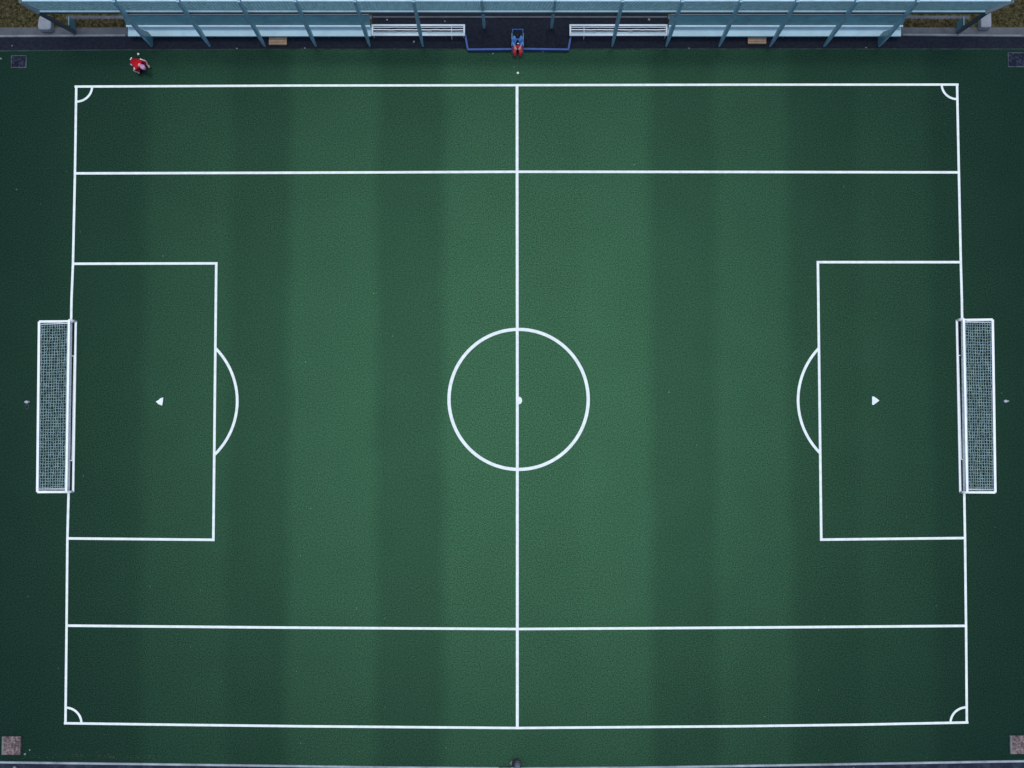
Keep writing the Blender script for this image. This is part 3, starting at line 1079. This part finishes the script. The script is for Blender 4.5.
# ------------------------------------------------------------------ wooden steps under the seat decks
def step(px0, px1, py0, py1, label):
    a, b = at(px0, py1, .18), at(px1, py0, .18)
    t = thing('wooden_step', label, 'step', ((a.x + b.x) / 2, (a.y + b.y) / 2, 0), 0, 'tan wooden steps at the shelter decks')
    w, d = (b.x - a.x) / 2, (b.y - a.y) / 2
    bm = bmesh.new()
    n = 4
    for k in range(n):
        y0 = -d + 2 * d * k / n
        box(bm, (-w, y0 + .004, .15), (w, y0 + 2 * d / n - .004, .18), .005)
    obj('tread', bm, M['wood'], t)
    bm = bmesh.new(); box(bm, (-w + .01, -d + .012, -.01), (w - .01, -d + .032, .148)); obj('front_board', bm, M['wood_dark'], t)
    for sd in (-1, 1):
        bm = bmesh.new(); box(bm, (sd * (w - .03) - .018, -d + .034, -.01), (sd * (w - .03) + .018, d - .01, .148)); obj('side_board', bm, M['wood_dark'], t)
    return t


step(268.8, 286.8, 34.4, 44.6, 'tan plank step by the shelter deck on the crouching person side')
step(748, 766.2, 34.2, 43.6, 'tan plank step by the shelter deck away from the crouching person')


# ------------------------------------------------------------------ grey blocks on the path
def bollard(px0, px1, py0, py1, rounded, label):
    zt = .42
    a, b = at(px0, py1, zt), at(px1, py0, zt)
    cx, cy = (a.x + b.x) / 2, (a.y + b.y) / 2
    w, d = (b.x - a.x) / 2, (b.y - a.y) / 2
    bm = bmesh.new()
    secs = []
    n = 28
    e = .55 if rounded else .22
    for z, s in ((-.02, .97), (.05, 1.0), (zt - .07, 1.0), (zt - .02, .96), (zt, .86)):
        ring = []
        for k in range(n):
            th = 2 * PI * k / n
            c_, s_ = math.cos(th), math.sin(th)
            x = math.copysign(abs(c_) ** e, c_) * w * s
            y = math.copysign(abs(s_) ** e, s_) * d * s
            if rounded:
                x *= 1 - .16 * (y / d)
            ring.append((x, y, z))
        secs.append(ring)
    loft(bm, secs)
    o = obj('concrete_block', bm, M['block'], None)
    o.location = (cx, cy, 0)
    tag(o, label, 'block', 'grey concrete blocks beside the canopy ends')


bollard(37.6, 51.0, 14.2, 29.6, True, 'rounded grey concrete block on the path under the canopy end')
bollard(981.0, 991.6, 12.0, 27.2, False, 'square edged grey concrete block on the path under the canopy end')


# ------------------------------------------------------------------ drain covers and slabs
def cover(px, py, w, d, label):
    p = at(px, py)
    t = thing('drain_cover', label, 'cover', (p.x, p.y, 0), 0, 'dark square drain covers in the turf')
    w, d = w / 2, d / 2
    bm = bmesh.new(); box(bm, (-w + .03, -d + .03, .002), (w - .03, d - .03, .020), .004); obj('plate', bm, M['cover'], t)
    bm = bmesh.new()
    f = .045
    box(bm, (-w, -d, .0), (w, -d + f * .8, .032)); box(bm, (-w, d - f * .6, 0), (w, d, .032))
    box(bm, (-w, -d + f * .8 + .001, 0), (-w + f * .6, d - f * .6 - .001, .032)); box(bm, (w - f * .6, -d + f * .8 + .001, 0), (w, d - f * .6 - .001, .032))
    obj('frame', bm, M['cover_frame'], t)
    for sx in (-1, 1):
        bm = bmesh.new(); box(bm, (sx * .12 - .03, -.012, .0205), (sx * .12 + .03, .012, .026)); obj('lifting_slot', bm, M['rubber'], t)


cover(19.0, 61.8, .56, .46, 'dark speckled drain cover in the turf on the crouching person side')
cover(1016.2, 60.0, .62, .54, 'dark speckled drain cover in the turf away from the crouching person')


def slab(px, py, w, d, label):
    p = at(px, py)
    t = thing('speckled_slab', label, 'slab', (p.x, p.y, 0), 0, 'pinkish speckled slabs at the turf corners')
    w, d = w / 2, d / 2
    bm = bmesh.new(); box(bm, (-w, -d, -.01), (w, d, .14), .012); obj('block', bm, M['slab'], t)
    bm = bmesh.new(); box(bm, (-w - .075, -d, -.01), (-w - .002, d, .15), .006); obj('edge_strip', bm, M['slab_rim'], t)
    return t


slab(13.4, 745.0, .58, .64, 'pinkish speckled slab on the turf corner at the crouching person end')
slab(1020.6, 744.2, .66, .64, 'pinkish speckled slab on the turf corner away from the crouching person')


# ------------------------------------------------------------------ ground pegs behind the goals
def peg(px, py, ring, label):
    p = at(px, py)
    t = thing('ground_peg', label, 'peg', (p.x, p.y, 0), 0, 'small white pegs behind the goals')
    bm = bmesh.new()
    secs = []
    for z, r in ((-.005, .072), (.03, .070), (.05, .055), (.06, .028)):
        secs.append([(math.cos(a) * r * 1.05, math.sin(a) * r * .75, z) for a in [2 * PI * k / 14 for k in range(14)]])
    loft(bm, secs)
    obj('cap', bm, M['slab_pale'], t, True)
    if ring:
        bm = bmesh.new()
        tube(bm, [(.02 + .065 * math.cos(a), -.165 + .08 * math.sin(a), .012) for a in [2 * PI * k / 16 for k in range(17)]], .011, 6)
        obj('socket_ring', bm, M['cover_frame'], t, True)
        bm = bmesh.new()
        bmesh.ops.create_circle(bm, cap_ends=True, segments=16, radius=.055)
        bmesh.ops.translate(bm, verts=bm.verts, vec=(.02, -.165, .006))
        obj('socket', bm, M['rubber'], t)
    bm = bmesh.new(); tube(bm, [(.05, 0, .02), (.115, .01, .03)], .028, 8); obj('hook', bm, M['kerb_pale'], t, True)


peg(26.6, 402.0, True, 'white ground peg with a dark socket ring behind the goal')
peg(1005.6, 401.2, False, 'white ground peg without socket ring behind the goal')

# ------------------------------------------------------------------ post at the lower kerb
p = at(517.4, 763.8)
t = thing('marker_post', 'pale post with grey collar on a dark plate at the lower kerb', 'post', (p.x, p.y, 0))
bm = bmesh.new(); tube(bm, [(0, -.02, 0.0), (0, -.02, 2.4)], .085, 14); obj('shaft', bm, M['white_metal'], t, True)
bm = bmesh.new(); tube(bm, [(0, .005, 0.0), (0, .005, .10)], .125, 14); obj('collar', bm, M['cover_frame'], t, True)
bm = bmesh.new(); loft(bm, [[(-.23, -.09, z), (.12, -.10, z), (.13, .10, z), (.02, .20, z), (-.16, .16, z), (-.25, .08, z)] for z in (.004, .014)]); obj('base_plate', bm, M['rubber'], t)
bm = bmesh.new(); tube(bm, [(-.19, .10, .03), (-.24, .04, .07), (-.20, -.03, .06)], .035, 8); obj('hook', bm, M['slab_rim'], t, True)
bm = bmesh.new(); tube(bm, [(-.66, -.115, .14), (-.24, -.115, .14)], .026, 8); obj('bracket', bm, M['slab_rim'], t, True)

# ------------------------------------------------------------------ scraps lying about
scraps = [(493, 53.6, .055, 'turf below the blue barrier, crouching person side'),
          (543, 51.9, .045, 'turf below the blue barrier, far from crouching person'),
          (414, 42.0, .075, 'tarmac in front of the crouching person side bench'),
          (387, 19.9, .07, 'tarmac behind the crouching person side bench'),
          (445, 21.4, .06, 'tarmac below the canopy, between bench and barrier corner'),
          (649, 19.6, .09, 'tarmac behind the bench far from crouching person'),
          (12, 45.8, .045, 'tarmac strip above the dark drain cover'),
          (30, 750, .05, 'turf just right of the speckled slab'),
          (25, 754, .075, 'turf between the lower kerb and the speckled slab'),
          (305, 48.2, .06, 'turf edge, right of the tan plank step'),
          (237, 48.6, .05, 'turf edge, left of the tan plank step'),
          (689, 48.4, .05, 'turf edge below the shelter far from crouching person'),
          (866, 47.8, .05, 'turf edge by the last blade post before the square block'),
          (1, 58.6, .06, 'turf beside the dark drain cover nearest the rounded block'),
          (484.6, 399, .028, 'turf inside the centre circle'),
          (514, 67.2, .03, 'turf between the seated person and the small white ball'),
          (300.5, 743, .035, 'turf below the lower touchline on the crouching person side'),
          (446, 748, .03, 'turf below the lower touchline, nearest the marker post'),
          (163, 256, .035, 'turf just above the penalty box at the crouching person end'),
          (83.5, 476, .032, 'turf in front of the goal at the crouching person end')]
rnd = random.Random(11)
for px, py, s, where in scraps:
    p = at(px, py)
    s *= .75
    bm = bmesh.new()
    n = 7
    c = bm.verts.new((0, 0, .018))
    ring = [bm.verts.new((math.cos(2 * PI * k / n) * s * rnd.uniform(.55, 1.1), math.sin(2 * PI * k / n) * s * rnd.uniform(.4, .8), rnd.uniform(.006, .02))) for k in range(n)]
    for k in range(n):
        bm.faces.new((c, ring[k], ring[(k + 1) % n]))
    o = obj('paper_scrap', bm, M['paper'])
    o.location = (p.x, p.y, .006)
    o.rotation_euler = (0, 0, rnd.uniform(0, 6.28))
    tag(o, 'pale crumpled scrap on the ' + where, 'scrap', 'pale scraps lying on the ground')

# pale litter and leaves drifted on the lower tarmac and the turf edge, past counting
bm = bmesh.new()
def fleck(p, s, z):
    n = 5
    ring = [bm.verts.new((p.x + math.cos(2 * PI * k / n) * s * rnd.uniform(.4, 1.1), p.y + math.sin(2 * PI * k / n) * s * rnd.uniform(.4, 1), z + rnd.uniform(.0, .012))) for k in range(n)]
    bm.faces.new(ring)
for k in range(190):
    px = rnd.gauss(90, 60) if k % 3 else rnd.uniform(30, 1000)
    if px < 24:
        continue
    yb = 757.5 + (px / 512) * 6 if px < 517 else 765 - (px - 517) / 507 * 7
    fleck(at(px, yb - abs(rnd.gauss(0, 2.2)) - .5), rnd.uniform(.012, .03), .006)
for k in range(60):
    px = rnd.uniform(60, 980)
    fleck(at(px, 48.8 + rnd.gauss(0, .5)), rnd.uniform(.012, .028), .008)
o = obj('leaf_litter', bm, mat('litter', (.045, .062, .045), .9, .1, noise=.5, scale=3))
tag(o, 'tiny dry flecks of leaf litter drifted along the turf edges', 'litter', kind='stuff')
bm = bmesh.new()
for k in range(70):
    px = rnd.uniform(-60, 1080)
    fleck(at(px, rnd.uniform(767, 800)), rnd.uniform(.03, .10), -.006)
o = obj('debris', bm, mat('pale_debris', (.20, .23, .27), .9, .1, noise=.5, scale=3))
tag(o, 'pale specks of debris strewn on the tarmac beyond the lower kerb', 'debris', kind='stuff')

# ------------------------------------------------------------------ rough grass tufts behind the path
bm = bmesh.new()
rnd = random.Random(5)
def tufts(px0, px1, py0, py1, n):
    for k in range(n):
        p = at(rnd.uniform(px0, px1), rnd.uniform(py0, py1))
        for q in range(4):
            a = rnd.uniform(0, 2 * PI); l = rnd.uniform(.03, .11); h = rnd.uniform(.02, .10)
            d = Vector((math.cos(a), math.sin(a), 0)); s = Vector((-d.y, d.x, 0)) * rnd.uniform(.006, .02)
            b = Vector((p.x, p.y, -.03))
            bm.faces.new((bm.verts.new(b - s), bm.verts.new(b + s), bm.verts.new(b + d * l + Vector((0, 0, h)))))
tufts(-60, 66, -40, 26.5, 2600)
tufts(970, 1090, -40, 25.5, 2600)
tufts(70, 140, 19.8, 26.4, 700)
tufts(895, 965, 19.4, 26.2, 700)
gm = mat('dry_grass', (.011, .015, .007), .95, .05, col2=(.15, .125, .065), scale=9, detail=5, thr=(.36, .66))
o = obj('grass', bm, gm)
tag(o, 'short tufts of dry olive and brown grass behind the path', 'grass', kind='stuff')

# ------------------------------------------------------------------ light
world = bpy.data.worlds.new('World')
scn.world = world
world.use_nodes = True
nt = world.node_tree
bg = nt.nodes['Background']
sky = nt.nodes.new('ShaderNodeTexSky')
sky.sky_type = 'NISHITA'
sky.sun_disc = False
EL = 87.3
sky.sun_elevation = math.radians(EL)
sky.sun_rotation = math.radians(0)
sky.air_density = 1.0
sky.dust_density = 1.0
sky.ozone_density = 1.0
nt.links.new(sky.outputs[0], bg.inputs['Color'])
bg.inputs['Strength'].default_value = 0.10
sd = bpy.data.lights.new('sun', 'SUN')
sd.energy = 1.5
sd.angle = math.radians(24)
sd.color = (1.0, 0.97, 0.93)
sun = bpy.data.objects.new('sun', sd)
COL.objects.link(sun)
sun.rotation_euler = (-math.radians(90 - EL), 0, 0)

vs = scn.view_settings
vs.view_transform = 'Standard'
vs.look = 'None'
vs.gamma = 1.0
vs.use_curve_mapping = False
vs.exposure = 0.5
scn.render.film_transparent = False
scn.cycles.max_bounces = 6
